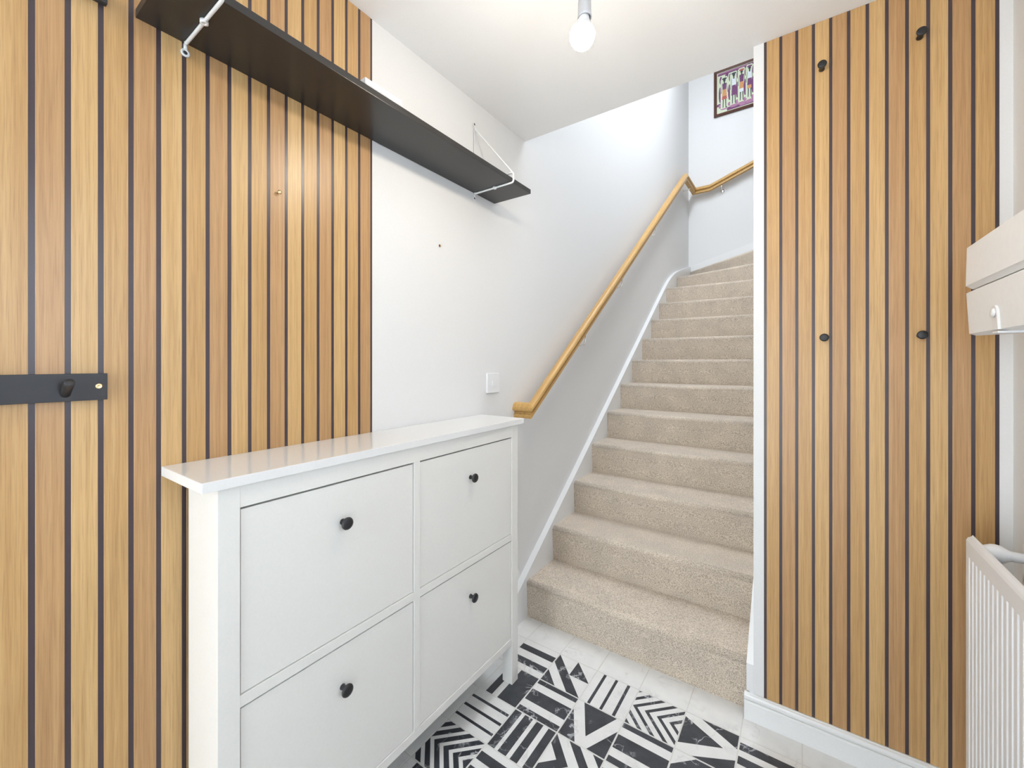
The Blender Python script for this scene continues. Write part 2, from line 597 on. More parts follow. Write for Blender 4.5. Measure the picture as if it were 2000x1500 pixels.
for i in range(-1, 8):      # border along the stairs and the slatted wall
    x0, x1 = TX + i * S, min(TX + (i + 1) * S, XR)
    cut_tile(x0, x1, TY + S, 1.398 if x1 < 0.96 else (1.338 if x0 > 0.94 else 1.398))
cut_tile(0.0, TX - S, TY + S, 1.398)
for j in range(0, -13, -1):
    cut_tile(0.0, TX - S, TY + j * S, TY + (j + 1) * S)
    cut_tile(TX + 7 * S, XR, TY + j * S, TY + (j + 1) * S)


# ------------------------------------------------------------ skirting
def skirting_profile(h=0.089, t=0.015):
    """(out, up) outline of a torus skirting board"""
    pts = [(0, 0), (t, 0), (t, h - 0.028), (t - 0.0025, h - 0.026), (t - 0.0025, h - 0.022)]
    for k in range(7):
        a = -math.pi / 2 + math.pi * k / 6
        pts.append((t - 0.005 + 0.0045 * math.cos(a), h - 0.0125 + 0.0095 * math.sin(a)))
    pts += [(t - 0.008, h - 0.002), (t - 0.010, h), (0, h)]
    return pts


def extrude_profile(bm, prof, fn, n0, n1):
    """fn(param, out, up) -> xyz"""
    a = [bm.verts.new(fn(n0, o, u)) for o, u in prof]
    b = [bm.verts.new(fn(n1, o, u)) for o, u in prof]
    n = len(prof)
    for i in range(n):
        bm.faces.new((a[i], a[(i + 1) % n], b[(i + 1) % n], b[i]))
    bm.faces.new(a)
    bm.faces.new(list(reversed(b)))


bm = bmesh.new()
extrude_profile(bm, skirting_profile(), lambda n, o, u: (n, YP + PW - o, u), 0.953, XR - 0.001)
structure(link_mesh('baseboard_far', bm, 'gloss'), 'white moulded skirting board under the slatted wall beside the stairs', 'skirting board')
bm = bmesh.new()
extrude_profile(bm, skirting_profile(0.10), lambda n, o, u: (-PW + o, n, u), YN, 1.236)
structure(link_mesh('baseboard_left', bm, 'gloss'), 'white skirting board behind the shoe cabinet', 'skirting board')


# ------------------------------------------------------------ slat panels
PITCH, GAP = 0.0440, 0.0082


def slat_mesh(axis, z0, z1):
    bm = bmesh.new()
    w = PITCH - GAP
    if axis == 'y':
        add_box(bm, -PW + 0.0001, 0.0, 0.0, w, z0, z1, bevel=0.0004, segs=1)
    else:
        add_box(bm, 0.0, w, 0.0, PW - 0.0001, z0, z1, bevel=0.0004, segs=1)
    bmesh.ops.recalc_face_normals(bm, faces=bm.faces)
    me = bpy.data.meshes.new('slat')
    bm.to_mesh(me)
    bm.free()
    return me


def slats(parent, axis, edges, z0, z1, tones):
    base = slat_mesh(axis, z0, z1)
    for i, (e, t) in enumerate(zip(edges, tones)):
        if t not in cache:
            cache[t] = base.copy()
            cache[t].materials.append(M[t])
        loc = (0.0, e, 0.0) if axis == 'y' else (e, YP, 0.0)
        link_data('slat', cache[t], parent, loc)


cache = {}
pl = thing('slat_panel', 'oak slat panel behind the white shoe cabinet and black shelf', 'wall panel', (0, 0, 0.1))
YE = 0.5272
boxobj('backing', 'slot', [(-PW + 0.00005, -PW + 0.0006, -0.99, YE, 0.101, HC - 0.0005)], pl)
ks = list(range(-18, 17))
slats(pl, 'y', [-0.1837 + PITCH * k - (PITCH - GAP) for k in ks], 0.101, HC - 0.0005,
      [('wood_b', 'wood_c', 'wood_a')[k % 3] for k in ks])
cache = {}
pr = thing('slat_panel', 'oak slat panel with four black coat pegs beside the stairs', 'wall panel', (1.28, YP, 0.09))
boxobj('backing', 'slot', [(1.0108, 1.5465, YP + PW - 0.0006, YP + PW - 0.00005, 0.0893, HC - 0.0005)], pr)
slats(pr, 'x', [1.0108 + GAP + PITCH * k for k in range(12)], 0.0893, HC - 0.0005,
      [('wood_a', 'wood_c', 'wood_b')[k % 3] if k not in (0,) else 'wood_b' for k in range(12)])

# ------------------------------------------------------------ staircase
stair = thing('staircase', 'staircase with beige fleck carpet climbing to a winder turn', 'staircase', (0.5, 1.38, 0))
XL, XRR = 0.030, 0.958


def step(poly_front_left, poly_front_right, back_pts, k):
    """one carpeted step: front edge left->right, then the back points (right -> left)"""
    z1, z0 = RISE * k, RISE * (k - 1) - 0.004
    if k == 1:
        z0 = 0.0
    bm = bmesh.new()
    pts = [poly_front_left, poly_front_right] + back_pts
    a, b = add_prism(bm, pts, z0, z1)
    d = (Vector((*poly_front_right, 0)) - Vector((*poly_front_left, 0))).normalized()
    nrm = Vector((-d.y, d.x, 0))
    for v in a[:2]:
        v.co += nrm * 0.010          # riser leans back a touch
    bm.edges.ensure_lookup_table()
    front = [e for e in bm.edges if set(e.verts) == {b[0], b[1]}]
    r = bmesh.ops.bevel(bm, geom=front, offset=0.022, segments=5, profile=0.5, affect='EDGES')
    for f in r['faces']:
        f.smooth = True
    o = link_mesh('carpet_step', bm, 'carpet', stair)
    return o


for k in range(1, 11):
    y = Y1 + GO * (k - 1)
    step((XL, y), (XRR, y), [(XRR, y + GO + 0.012), (XL, y + GO + 0.012)], k)
PV = (0.958, 4.02)
step((XL, 3.915), (XRR, 3.893), [(XRR, 4.012), (XL, 4.36)], 11)
step((XL, 4.346), (XRR, 4.006), [(XRR, 4.108), (XL, 5.03)], 12)
step((XL, 5.000), (XRR, 4.096), [(XRR, 4.19), (0.86, 5.035), (XL, 5.035)], 13)
step((0.85, 5.035), (0.965, 4.18), [(1.20, 4.03), (1.20, 5.035)], 14)
step((1.19, 5.035), (1.19, 4.03), [(2.48, 4.03), (2.48, 5.035)], 15)


def string_board(name, x0, x1, profile):
    """closed (y,z) outline extruded x0..x1"""
    bm = bmesh.new()
    a = [bm.verts.new((x0, y, z)) for y, z in profile]
    b = [bm.verts.new((x1, y, z)) for y, z in profile]
    n = len(profile)
    for i in range(n):
        bm.faces.new((a[i], a[(i + 1) % n], b[(i + 1) % n], b[i]))
    bm.faces.new(a)
    bm.faces.new(list(reversed(b)))
    return link_mesh(name, bm, 'gloss', stair)


top = [(1.238, 0.1005), (3.90, 0.2415 + 0.702 * (3.90 - 1.4392))]
zc = 0.2415 + 0.702 * (3.90 - 1.4392)
P0, P1, P2 = Vector((3.90, zc)), Vector((4.16, zc + 0.26 * 0.702)), Vector((4.50, zc + 0.26 * 0.702 + 0.34 * 0.27))
for k in range(1, 9):
    t = k / 8
    q = P0 * (1 - t) ** 2 + P1 * 2 * t * (1 - t) + P2 * t ** 2
    top.append((q.x, q.y))
top.append((YB - 0.0005, P2.y + (YB - P2.x) * 0.27))
ztop_corner = top[-1][1]
prof = top + [(YB - 0.0005, 1.75), (3.9, 1.45), (1.70, 0.0), (1.238, 0.0)]
string_board('string_board', -PW + 0.0002, 0.030, prof)
# string on the back wall, rising to the right
bm = bmesh.new()
zz = [(0.030, ztop_corner - 0.002), (0.675, ztop_corner + 0.175), (1.2, ztop_corner + 0.42), (2.48, ztop_corner + 0.50)]
a = [bm.verts.new((x, YB - 0.024, z)) for x, z in zz] + [bm.verts.new((2.48, YB - 0.024, 1.8)), bm.verts.new((0.030, YB - 0.024, 1.8))]
b = [bm.verts.new((v.co.x, YB - 0.0003, v.co.z)) for v in a]
n = len(a)
for i in range(n):
    bm.faces.new((a[i], a[(i + 1) % n], b[(i + 1) % n], b[i]))
bm.faces.new(a)
bm.faces.new(list(reversed(b)))
link_mesh('string_board', bm, 'gloss', stair)
# string on the partition side
sl = 0.702
prof = [(1.353, 0.0905), (1.353, 0.185), (4.0, 0.185 + sl * 2.647), (4.0, 1.6), (1.75, 0.0905)]
string_board('string_board', 0.9585, XS - 0.0003, prof)

# ------------------------------------------------------------ handrail
hr = thing('handrail', 'oak handrail climbing the white wall beside the stairs', 'handrail', (0.076, 1.34, 0.97))
RP = [(-0.021, 0), (0.021, 0), (0.021, 0.012), (0.0175, 0.018), (0.0135, 0.022), (0.0135, 0.027), (0.020, 0.031), (0.031, 0.034), (0.033, 0.041), (0.031, 0.052), (0.024, 0.064), (0.012, 0.071),
      (-0.012, 0.071), (-0.024, 0.064), (-0.031, 0.052), (-0.033, 0.041), (-0.031, 0.034), (-0.020, 0.031), (-0.0135, 0.027), (-0.0135, 0.022), (-0.0175, 0.018), (-0.021, 0.012)]


def sweep(bm, path):
    path = [Vector(p) for p in path]
    rings = []
    for i, p in enumerate(path):
        din = (path[i] - path[i - 1]) if i else (path[1] - path[0])
        dout = (path[i + 1] - path[i]) if i < len(path) - 1 else din
        h1, h2 = Vector((din.x, din.y, 0)).normalized(), Vector((dout.x, dout.y, 0)).normalized()
        n1, n2 = Vector((h1.y, -h1.x, 0)), Vector((h2.y, -h2.x, 0))
        m = (n1 + n2).normalized()
        k = 1 / max(0.3, m.dot(n1))
        rings.append([bm.verts.new(p + m * (s * k) + Vector((0, 0, u))) for s, u in RP])
    n = len(RP)
    for a, b in zip(rings, rings[1:]):
        for i in range(n):
            f = bm.faces.new((a[i], a[(i + 1) % n], b[(i + 1) % n], b[i]))
    bm.faces.new(rings[0])
    bm.faces.new(list(reversed(rings[-1])))


XH = 0.076
zk = 0.970 + 0.711 * (4.52 - 1.338)
bm = bmesh.new()
sweep(bm, [(-PW, 1.338, 0.970), (XH, 1.338, 0.970), (XH, 4.52, zk), (XH, 4.984, zk), (0.25, 4.984, zk), (0.72, 4.984, zk + 0.172), (2.2, 4.984, zk + 0.80)])
rail = link_mesh('rail', bm, 'rail_wood', hr)


def rail_bracket(base, inward, target):
    br = bmesh.new()
    b = Vector(base)
    add_lathe(br, [(0.0, 0.0), (0.024, 0.0), (0.024, 0.003), (0.018, 0.007), (0.008, 0.010), (0.0, 0.011)], b, inward, 18)
    t = Vector(target)
    i = Vector(inward)
    add_tube(br, fillet([b + i * 0.006, b + i * 0.076, t], 0.03, 6), 0.006, 8)
    return link_mesh('bracket', br, 'chrome', hr)


for y in (1.95, 2.56, 3.38):
    z = 0.97 + 0.711 * (y - 1.338)
    rail_bracket((-PW, y, z - 0.075), (1, 0, 0), (XH, y, z + 0.002))
rail_bracket((-PW, 4.738, zk - 0.030), (1, 0, 0), (XH, 4.738, zk + 0.002))
rail_bracket((0.37, YB, zk - 0.005), (0, -1, 0), (0.37, 4.984, zk + 0.052))

# ------------------------------------------------------------ shoe cabinet
cab = thing('shoe_cabinet', 'white slim shoe cabinet with four tilting doors and black knobs', 'cabinet', (0.11, 0.53, 0))
XF = 0.2115
YA, YZ = 0.0285, 1.0375
# top
bm = bmesh.new()
add_box(bm, 0.0008, 0.2200, 0.0, 1.070, 0.990, 1.010, bevel=0.0018)
link_mesh('top', bm, 'furn_top', cab)
for y0, y1 in ((YA, 0.067), (0.9985, YZ)):           # front posts down to the floor
    bm = bmesh.new()
    add_box(bm, 0.1665, XF, y0, y1, 0.0, 0.990, bevel=0.0012)
    link_mesh('leg', bm, 'furn', cab)
for y0, y1 in ((0.043, 0.060), (1.006, 1.023)):      # side panels, set in a little
    bm = bmesh.new()
    add_box(bm, 0.0165, 0.167, y0, y1, 0.155, 0.990, bevel=0.0006)
    link_mesh('side_panel', bm, 'furn', cab)
bm = bmesh.new()
add_box(bm, 0.1665, XF - 0.0008, 0.067, 0.9985, 0.9455, 0.990, bevel=0.0008)
link_mesh('top_rail', bm, 'furn', cab)
bm = bmesh.new()
add_box(bm, 0.178, XF - 0.0008, 0.067, 0.9985, 0.153, 0.178, bevel=0.0008)
link_mesh('bottom_rail', bm, 'furn', cab)
bm = bmesh.new()
add_box(bm, 0.178, XF - 0.0008, 0.5125, 0.5350, 0.178, 0.9455, bevel=0.0008)
link_mesh('centre_stile', bm, 'furn', cab)
for y0, y1 in ((0.067, 0.5125), (0.5350, 0.9985)):
    bm = bmesh.new()
    add_box(bm, 0.178, XF - 0.0008, y0, y1, 0.5525, 0.5755, bevel=0.0008)
    link_mesh('mid_rail', bm, 'furn', cab)
bm = bmesh.new()
add_box(bm, 0.0165, 0.022, 0.060, 1.006, 0.155, 0.989)
add_box(bm, 0.150, 0.1600, 0.060, 1.006, 0.160, 0.989)
link_mesh('inner_carcass', bm, 'gapdark', cab)
DOORS = [(0.067, 0.5125, 0.5755, 0.9455), (0.5350, 0.9985, 0.5755, 0.9455), (0.067, 0.5125, 0.178, 0.5525), (0.5350, 0.9985, 0.178, 0.5525)]
knob_me = None
for (y0, y1, z0, z1) in DOORS:
    y1b = y1 if y1 < 0.6 else 0.986
    bm = bmesh.new()
    add_box(bm, 0.1905, XF - 0.0035, y0 + 0.0022, (y1 - 0.0022), z0 + 0.0018, z1 - 0.0045, bevel=0.0009)
    dr = link_mesh('door', bm, 'furn', cab)
    yc = (y0 + (y1 if y1 < 0.6 else 0.985)) / 2
    zc_ = 0.847 if z0 > 0.5 else 0.4495
    bm = bmesh.new()
    add_lathe(bm, [(0.0, -0.0005), (0.0072, 0.0), (0.0062, 0.003), (0.0052, 0.008), (0.0056, 0.012), (0.0095, 0.0155), (0.0145, 0.0185), (0.0150, 0.0205),
                   (0.0140, 0.0230), (0.0100, 0.0250), (0.0050, 0.0258), (0.0, 0.0260)], (XF - 0.0035, yc, zc_), (1, 0, 0), 24)
    link_mesh('knob', bm, 'black_knob', dr)

# ------------------------------------------------------------ wall shelf with wire brackets
sh = thing('wall_shelf', 'long black wall shelf on white wire brackets above the shoe cabinet', 'shelf', (0.095, 0.56, 1.933))
bm = bmesh.new()
add_box(bm, 0.0006, 0.1905, -0.041, 1.1645, 1.9334, 1.9512, bevel=0.0010)
link_mesh('board', bm, 'black_shelf', sh)
for y in (0.0415, 1.0245):
    bm = bmesh.new()
    R = 0.0036
    loop = fillet([(R, y, 2.212), (R, y, 1.9297), (0.2000, y, 1.9297), (0.2000, y, 1.9680), (0.150, y, 1.9680)], 0.010, 4)
    add_tube(bm, loop, R, 8)
    add_tube(bm, fillet([(0.1965, y, 1.9670), (0.010, y, 2.192), (R, y, 2.212)], 0.01, 3), R * 0.85, 8)
    add_tube(bm, [(R, y, 1.9297), (R, y, 1.918)], R, 8)
    wire = link_mesh('wire_bracket', bm, 'white_metal', sh)
    for z in (2.2185, 1.9115):
        bm = bmesh.new()
        add_lathe(bm, [(0.0038, 0.0002), (0.0085, 0.0002), (0.0085, 0.0040), (0.0042, 0.0040)], (0, y, z), (1, 0, 0), 18, closed=True)
        link_mesh('screw_eye', bm, 'white_metal', wire)
        bm = bmesh.new()
        add_lathe(bm, [(0.0, 0.0003), (0.0037, 0.0003), (0.0041, 0.0034), (0.0020, 0.0036), (0.0, 0.0028)], (0, y, z), (1, 0, 0), 14)
        link_mesh('screw', bm, 'hole', wire)
    bm = bmesh.new()
    add_lathe(bm, [(0.0026, 0.0), (0.0075, 0.0), (0.0075, 0.0070), (0.0026, 0.0070)], (0.108, y, 1.9330), (0, 0, -1), 16, closed=True)
    link_mesh('screw_eye', bm, 'white_metal', wire)
bm = bmesh.new()
add_box(bm, 0.055, 0.160, 0.388, 0.506, 1.9514, 1.9905, bevel=0.002)
bx = link_mesh('flat_box', bm, 'paper')
bm = bmesh.new()
add_box(bm, 0.0535, 0.1615, 0.3865, 0.5075, 1.9765, 1.9915, bevel=0.001)
link_mesh('lid', bm, 'paper', bx)
tag(bx, 'small flat white box lying on the black wall shelf', 'box')


# ------------------------------------------------------------ hook rails on the slats
def hook_rail(z0, label):
    hk = thing('hook_rail', label, 'hook rail', (0.0, -0.3, z0))
    bm = bmesh.new()
    add_box(bm, 0.0003, 0.0130, -0.62, -0.0846, z0, z0 + 0.0505, bevel=0.0010)
    link_mesh('board', bm, 'black', hk)
    for y in (-0.1405, -0.262, -0.384, -0.506):
        bm = bmesh.new()
        d = Vector((0.86, 0.0, 0.50)).normalized()
        add_lathe(bm, [(0.0072, 0.0), (0.0072, 0.044), (0.0066, 0.0455), (0.0, 0.0458)], (0.010, y, z0 + 0.0135), d, 18)
        link_mesh('peg', bm, 'black', hk)
    for y in (-0.0965, -0.605):
        bm = bmesh.new()
        add_lathe(bm, [(0.0, 0.0), (0.0052, 0.0), (0.0052, 0.0006), (0.0036, 0.0012), (0.0022, 0.0006), (0.0, 0.0006)], (0.0128, y, z0 + 0.0262), (1, 0, 0), 16)
        link_mesh('screw', bm, 'brass', hk)
    return hk


hook_rail(1.1590, 'black peg rail screwed to the slats lower than the shelf')
hook_rail(1.9240, 'black peg rail screwed to the slats high up beside the shelf end')

# ------------------------------------------------------------ small wall fittings
bm = bmesh.new()
add_lathe(bm, [(0.0, 0.0), (0.0022, 0.0), (0.0022, 0.007), (0.0050, 0.0085), (0.0050, 0.0098), (0.0028, 0.0112), (0.0, 0.0112)], (0, 0.2394, 1.6703), (1, 0, 0), 14)
tag(link_mesh('wall_screw', bm, 'brass'), 'small brass screw sticking out of an oak slat under the shelf', 'screw')
bm = bmesh.new()
add_lathe(bm, [(0.0, 0.0), (0.0045, 0.0), (0.0052, 0.0012), (0.0035, 0.0020), (0.0, 0.0008)], (-PW, 0.8263, 1.6695), (1, 0, 0), 14)
pg = tag(link_mesh('wall_plug', bm, 'plug'), 'tiny brown wall plug in the white wall under the shelf', 'wall plug')
bm = bmesh.new()
add_lathe(bm, [(0.0, 0.0), (0.0020, 0.0), (0.0024, 0.006), (0.0, 0.0065)], (-PW + 0.001, 0.8275, 1.6685), (1, 0, 0), 10)
link_mesh('screw', bm, 'brass', pg)

sw = thing('light_switch', 'square white light switch on the white wall by the handrail', 'light switch', (-PW, 1.1485, 1.14))
bm = bmesh.new()
add_box(bm, -PW + 0.0003, 0.0080, 1.1050, 1.1915, 1.0965, 1.1830, bevel=0.003, segs=3)
pt_ = link_mesh('plate', bm, 'plastic', sw)
bm = bmesh.new()
vv = add_box(bm, 0.0078, 0.0120, 1.1395, 1.1575, 1.1260, 1.1535, bevel=0.0)
for v in vv:
    if v.co.z > 1.14 and v.co.x > 0.01:
        v.co.x = 0.0095
link_mesh('rocker', bm, 'plastic', sw)

# ------------------------------------------------------------ pendant lamp
BP = Vector((0.676, 0.645, 2.016))
lamp = thing('pendant_lamp', 'bare lit light bulb hanging from the hall ceiling', 'lamp', (BP.x, BP.y, HC))
bm = bmesh.new()
add_lathe(bm, [(0.0, 0.0), (0.042, 0.0), (0.044, 0.004), (0.042, 0.018), (0.030, 0.026), (0.008, 0.030), (0.0, 0.030)], (BP.x, BP.y, HC - 0.0003), (0, 0, -1), 24)
link_mesh('ceiling_rose', bm, 'holder', lamp)
bm = bmesh.new()
add_tube(bm, [(BP.x, BP.y, HC - 0.028), (BP.x, BP.y, 2.150)], 0.0035, 8)
link_mesh('flex', bm, 'holder', lamp)
ax = Vector((-0.06, -0.10, -1)).normalized()
hb = Vector((BP.x, BP.y, 2.155))
bm = bmesh.new()
add_lathe(bm, [(0.0, 0.0), (0.008, 0.0), (0.0135, 0.010), (0.0150, 0.018), (0.0150, 0.034), (0.0142, 0.0345), (0.0142, 0.0365), (0.0160, 0.037), (0.0165, 0.070), (0.0172, 0.071),
               (0.0172, 0.076), (0.0150, 0.076), (0.0150, 0.060), (0.0, 0.060)], hb, (0, 0, -1), 24)
holder = link_mesh('lamp_holder', bm, 'holder', lamp)
bm = bmesh.new()
nb = hb + Vector((0, 0, -0.062))
add_lathe(bm, [(0.0, 0.0), (0.0125, 0.0), (0.0130, 0.016), (0.0165, 0.026), (0.0215, 0.036), (0.0262, 0.0432), (0.0286, 0.0485)], nb, ax, 24)
link_mesh('bulb_neck', bm, 'plastic', lamp)
bm = bmesh.new()
prof = [(0.0284, 0.0487)]
for k in range(1, 13):
    a = math.radians(-17 + k * (107 / 12))
    prof.append((0.0305 * math.cos(a), 0.0590 + 0.0330 * math.sin(a)))
prof[-1] = (0.0, prof[-1][1])
add_lathe(bm, prof, nb, ax, 28)
link_mesh('bulb', bm, 'bulb', lamp)

# ------------------------------------------------------------ coat pegs on the slatted wall
for x, z, lab in ((1.1683, 2.163, 'high black peg on the oak slats, nearer the stairs'),
                  (1.3931, 2.163, 'high black peg on the oak slats, nearer the blind'),
                  (1.1735, 1.308, 'low black peg on the oak slats, nearer the stairs'),
                  (1.3941, 1.308, 'low black peg on the oak slats, nearer the blind')):
    t = thing('coat_peg', lab, 'coat peg', (x, YP, z), 'coat pegs on the slatted wall')
    bm = bmesh.new()
    add_lathe(bm, [(0.0, -0.0001), (0.0080, 0.0), (0.0072, 0.006), (0.0064, 0.020), (0.0070, 0.0235)], (x, YP, z), (0, -1, 0), 20)
    link_mesh('stem', bm, 'black_knob', t)
    bm = bmesh.new()
    add_lathe(bm, [(0.0, 0.0228), (0.0072, 0.0230), (0.0118, 0.0265), (0.0122, 0.0295), (0.0115, 0.0315), (0.0080, 0.0325), (0.0, 0.0330)], (x, YP, z), (0, -1, 0), 22)
    link_mesh('head', bm, 'black_knob', t)

# ------------------------------------------------------------ framed picture upstairs
PX0, PX1, PZ0, PZ1, PY = 0.283, 0.868, 4.104, 4.640, YB - 0.0004
FW = 0.030
pic = thing('framed_picture', 'framed folk painting of standing figures on the upper stair wall', 'picture', (0.56, YB, PZ0))
bm = bmesh.new()
o4 = [(PX0, PZ0), (PX1, PZ0), (PX1, PZ1), (PX0, PZ1)]
i4 = [(PX0 + FW, PZ0 + FW), (PX1 - FW, PZ0 + FW), (PX1 - FW, PZ1 - FW), (PX0 + FW, PZ1 - FW)]
va = [bm.verts.new((x, PY, z)) for x, z in o4]
vb = [bm.verts.new((x, PY - 0.022, z)) for x, z in o4]
vc = [bm.verts.new((x + (0.006 if x < 0.5 else -0.006), PY - 0.026, z + (0.006 if z < 4.3 else -0.006))) for x, z in o4]
vd = [bm.verts.new((x, PY - 0.015, z)) for x, z in i4]
ve = [bm.verts.new((x, PY, z)) for x, z in i4]
for A, B in ((va, vb), (vb, vc), (vc, vd), (vd, ve), (ve, va)):
    for i in range(4):
        bm.faces.new((A[i], A[(i + 1) % 4], B[(i + 1) % 4], B[i]))
link_mesh('frame', bm, 'frame_wood', pic)
bm = bmesh.new()
cm = ['canvas', 'paint_purple', 'paint_orange', 'paint_dark', 'paint_pale', 'paint_red', 'paint_lilac']
CW, CH = PX1 - PX0 - 2 * FW, PZ1 - PZ0 - 2 * FW
add_box(bm, PX0 + FW, PX1 - FW, PY - 0.008, PY - 0.002, PZ0 + FW, PZ1 - FW, mi=0)
layer = [0]


def daub(pts, mi):
    """flat patch of paint, canvas coordinates 0..1"""
    layer[0] += 1
    y = PY - 0.0081 - 0.000012 * layer[0]
    vsx = [bm.verts.new((PX0 + FW + a * CW, y, PZ0 + FW + b * CH)) for a, b in pts]
    f = bm.faces.new(vsx)
    f.material_index = mi


def blob(cx_, cy_, rx, ry, mi, n=10):
    daub([(cx_ + rx * math.cos(2 * math.pi * k / n), cy_ + ry * math.sin(2 * math.pi * k / n)) for k in range(n)], mi)


for q in ([(.02, .92), (.98, .92), (.98, .99), (.02, .985)], [(.12, .70), (.18, .95), (.24, .95), (.20, .72)], [(.30, .72), (.34, .95), (.42, .95), (.36, .70)],
          [(.0, .17), (.13, .20), (.13, .26), (.0, .23)], [(.20, .02), (.99, .03), (.99, .13), (.60, .10), (.20, .10)], [(.52, .74), (.54, .95), (.62, .95), (.58, .72)],
          [(.92, .5), (.99, .5), (.99, .8), (.94, .8)], [(.10, .40), (.15, .40), (.16, .52), (.12, .52)]):
    daub(q, 1)
for q in ([(.02, .955), (.6, .95), (.6, .975), (.02, .98)], [(.45, .04), (.95, .06), (.95, .085), (.45, .07)]):
    daub(q, 6)
for (fx, base, hgt, hat, topc, skc, hemc) in ((0.15, 0.12, 0.72, 3, 1, 2, 5), (0.335, 0.15, 0.74, 3, 4, 1, 1), (0.485, 0.17, 0.74, 5, 1, 2, 4), (0.635, 0.19, 0.74, 1, 4, 1, 2),
                                              (0.78, 0.18, 0.72, 3, 6, 4, 1), (0.915, 0.17, 0.72, 3, 1, 2, 4)):
    for (bx_, by_, brx, bry) in ((-.085, .45, .030, .20), (-.07, .80, .028, .10), (.0, .10, .085, .035), (-.085, .17, .035, .05)):
        blob(min(.955, max(.045, fx + bx_)), by_, brx, bry, 1 if by_ > .3 else 6, 9)
    w = 0.064
    t0 = base + hgt
    daub([(fx - w * 1.15, base - .02), (fx + w * 1.15, base - .02), (fx + w * 1.2, t0 - .05), (fx + w * .8, t0 + .03), (fx - w * .8, t0 + .03), (fx - w * 1.2, t0 - .05)], 0)
    for s_ in (-1, 1):   # legs and feet
        daub([(fx + s_ * .028 - .008, base), (fx + s_ * .028 + .008, base), (fx + s_ * .022 + .010, base + .24), (fx + s_ * .022 - .010, base + .24)], 3)
        daub([(fx + s_ * .028 - .010, base - .012), (fx + s_ * .05 + .012, base - .016), (fx + s_ * .03 + .008, base + .018)], 3)
    daub([(fx - w * .80, base + .20), (fx + w * .80, base + .20), (fx + w * .62, base + .30), (fx - w * .62, base + .30)], hemc)
    daub([(fx - w * .72, base + .28), (fx + w * .72, base + .28), (fx + w * .55, base + .45), (fx - w * .55, base + .45)], skc)
    daub([(fx - w * .55, base + .44), (fx + w * .55, base + .44), (fx + w * .62, t0 - .13), (fx - w * .62, t0 - .13)], topc)
    for s_ in (-1, 1):   # arms
        daub([(fx + s_ * w * .60, t0 - .13), (fx + s_ * w * .72, t0 - .15), (fx + s_ * w * 1.1, base + .36), (fx + s_ * w * .95, base + .35)], 3)
    daub([(fx - .012, t0 - .15), (fx + .012, t0 - .15), (fx + .012, t0 - .08), (fx - .012, t0 - .08)], 3)
    blob(fx, t0 - .06, .026, .034, 3)
    blob(fx, t0 - .02, .050, .024, hat)
link_mesh('painting', bm, cm, pic)

# ------------------------------------------------------------ raised window blind
bl = thing('window_blind', 'raised white blind folded into two thick bands with an oval cord clip', 'blind', (1.45, 0.8, 1.30))


def slab_along_y(name, sec, y0, y1, mat, parent, bev=0.0):
    bm = bmesh.new()
    a = [bm.verts.new((x, y0, z)) for x, z in sec]
    b = [bm.verts.new((x, y1, z)) for x, z in sec]
    n = len(sec)
    for i in range(n):
        bm.faces.new((a[i], a[(i + 1) % n], b[(i + 1) % n], b[i]))
    bm.faces.new(a)
    bm.faces.new(list(reversed(b)))
    if bev:
        bmesh.ops.bevel(bm, geom=list(bm.edges), offset=bev, segments=2, profile=0.6, affect='EDGES')
    return link_mesh(name, bm, mat, parent)


slab_along_y('fold', [(1.4500, 1.5130), (1.4480, 1.4190), (1.4600, 1.4100), (1.5600, 1.4150), (1.5600, 1.5130)], 0.24, 1.1900, 'blind', bl)
slab_along_y('fold', [(1.4490, 1.4010), (1.4540, 1.3010), (1.4660, 1.2960), (1.5600, 1.3000), (1.5600, 1.4120), (1.4620, 1.4085)], 0.24, 1.1900, 'blind', bl)
slab_along_y('fabric', [(1.553, 1.5132), (1.556, 1.5132), (1.556, 2.12), (1.553, 2.12)], 0.24, 1.19, 'blind', bl)
slab_along_y('headrail', [(1.535, 2.12), (1.5705, 2.12), (1.5705, 2.16), (1.535, 2.16)], 0.24, 1.19, 'plastic', bl)
bm = bmesh.new()
r = 0.0115
outl = [(r * 1.25 * math.cos(math.radians(a)), 1.3370 + r * 1.25 * math.sin(math.radians(a))) for a in range(0, 181, 15)]
outl += [(-r * 1.25, 1.3000), (r * 1.25, 1.3000)]
va = [bm.verts.new((1.4485 + (1.40 - z) * 0.05 - 0.0035, 1.009 + u, z)) for u, z in outl]
vb = [bm.verts.new((1.4485 + (1.40 - z) * 0.05 + 0.0020, 1.009 + u, z)) for u, z in outl]
n = len(outl)
for i in range(n):
    bm.faces.new((va[i], va[(i + 1) % n], vb[(i + 1) % n], vb[i]))
bm.faces.new(va)
bm.faces.new(list(reversed(vb)))
add_box(bm, 1.4500, 1.5000, 0.9946, 1.0234, 1.2925, 1.2962)
clip_ = link_mesh('cord_clip', bm, 'plastic', bl)
bm = bmesh.new()
add_lathe(bm, [(0.0, 0.0), (0.0095, 0.0), (0.0095, 0.0025), (0.0075, 0.0045), (0.0, 0.0050)], (1.4482, 1.009, 1.3355), (-1, 0, 0.05), 20)
link_mesh('button', bm, 'plastic', clip_)

# ------------------------------------------------------------ radiator
rad = thing('radiator', 'white ribbed panel radiator under the window blind', 'radiator', (1.50, 0.75, 0.15))
RY0, RY1 = 0.36, 1.196
ZR0, ZR1 = 0.16, 0.800


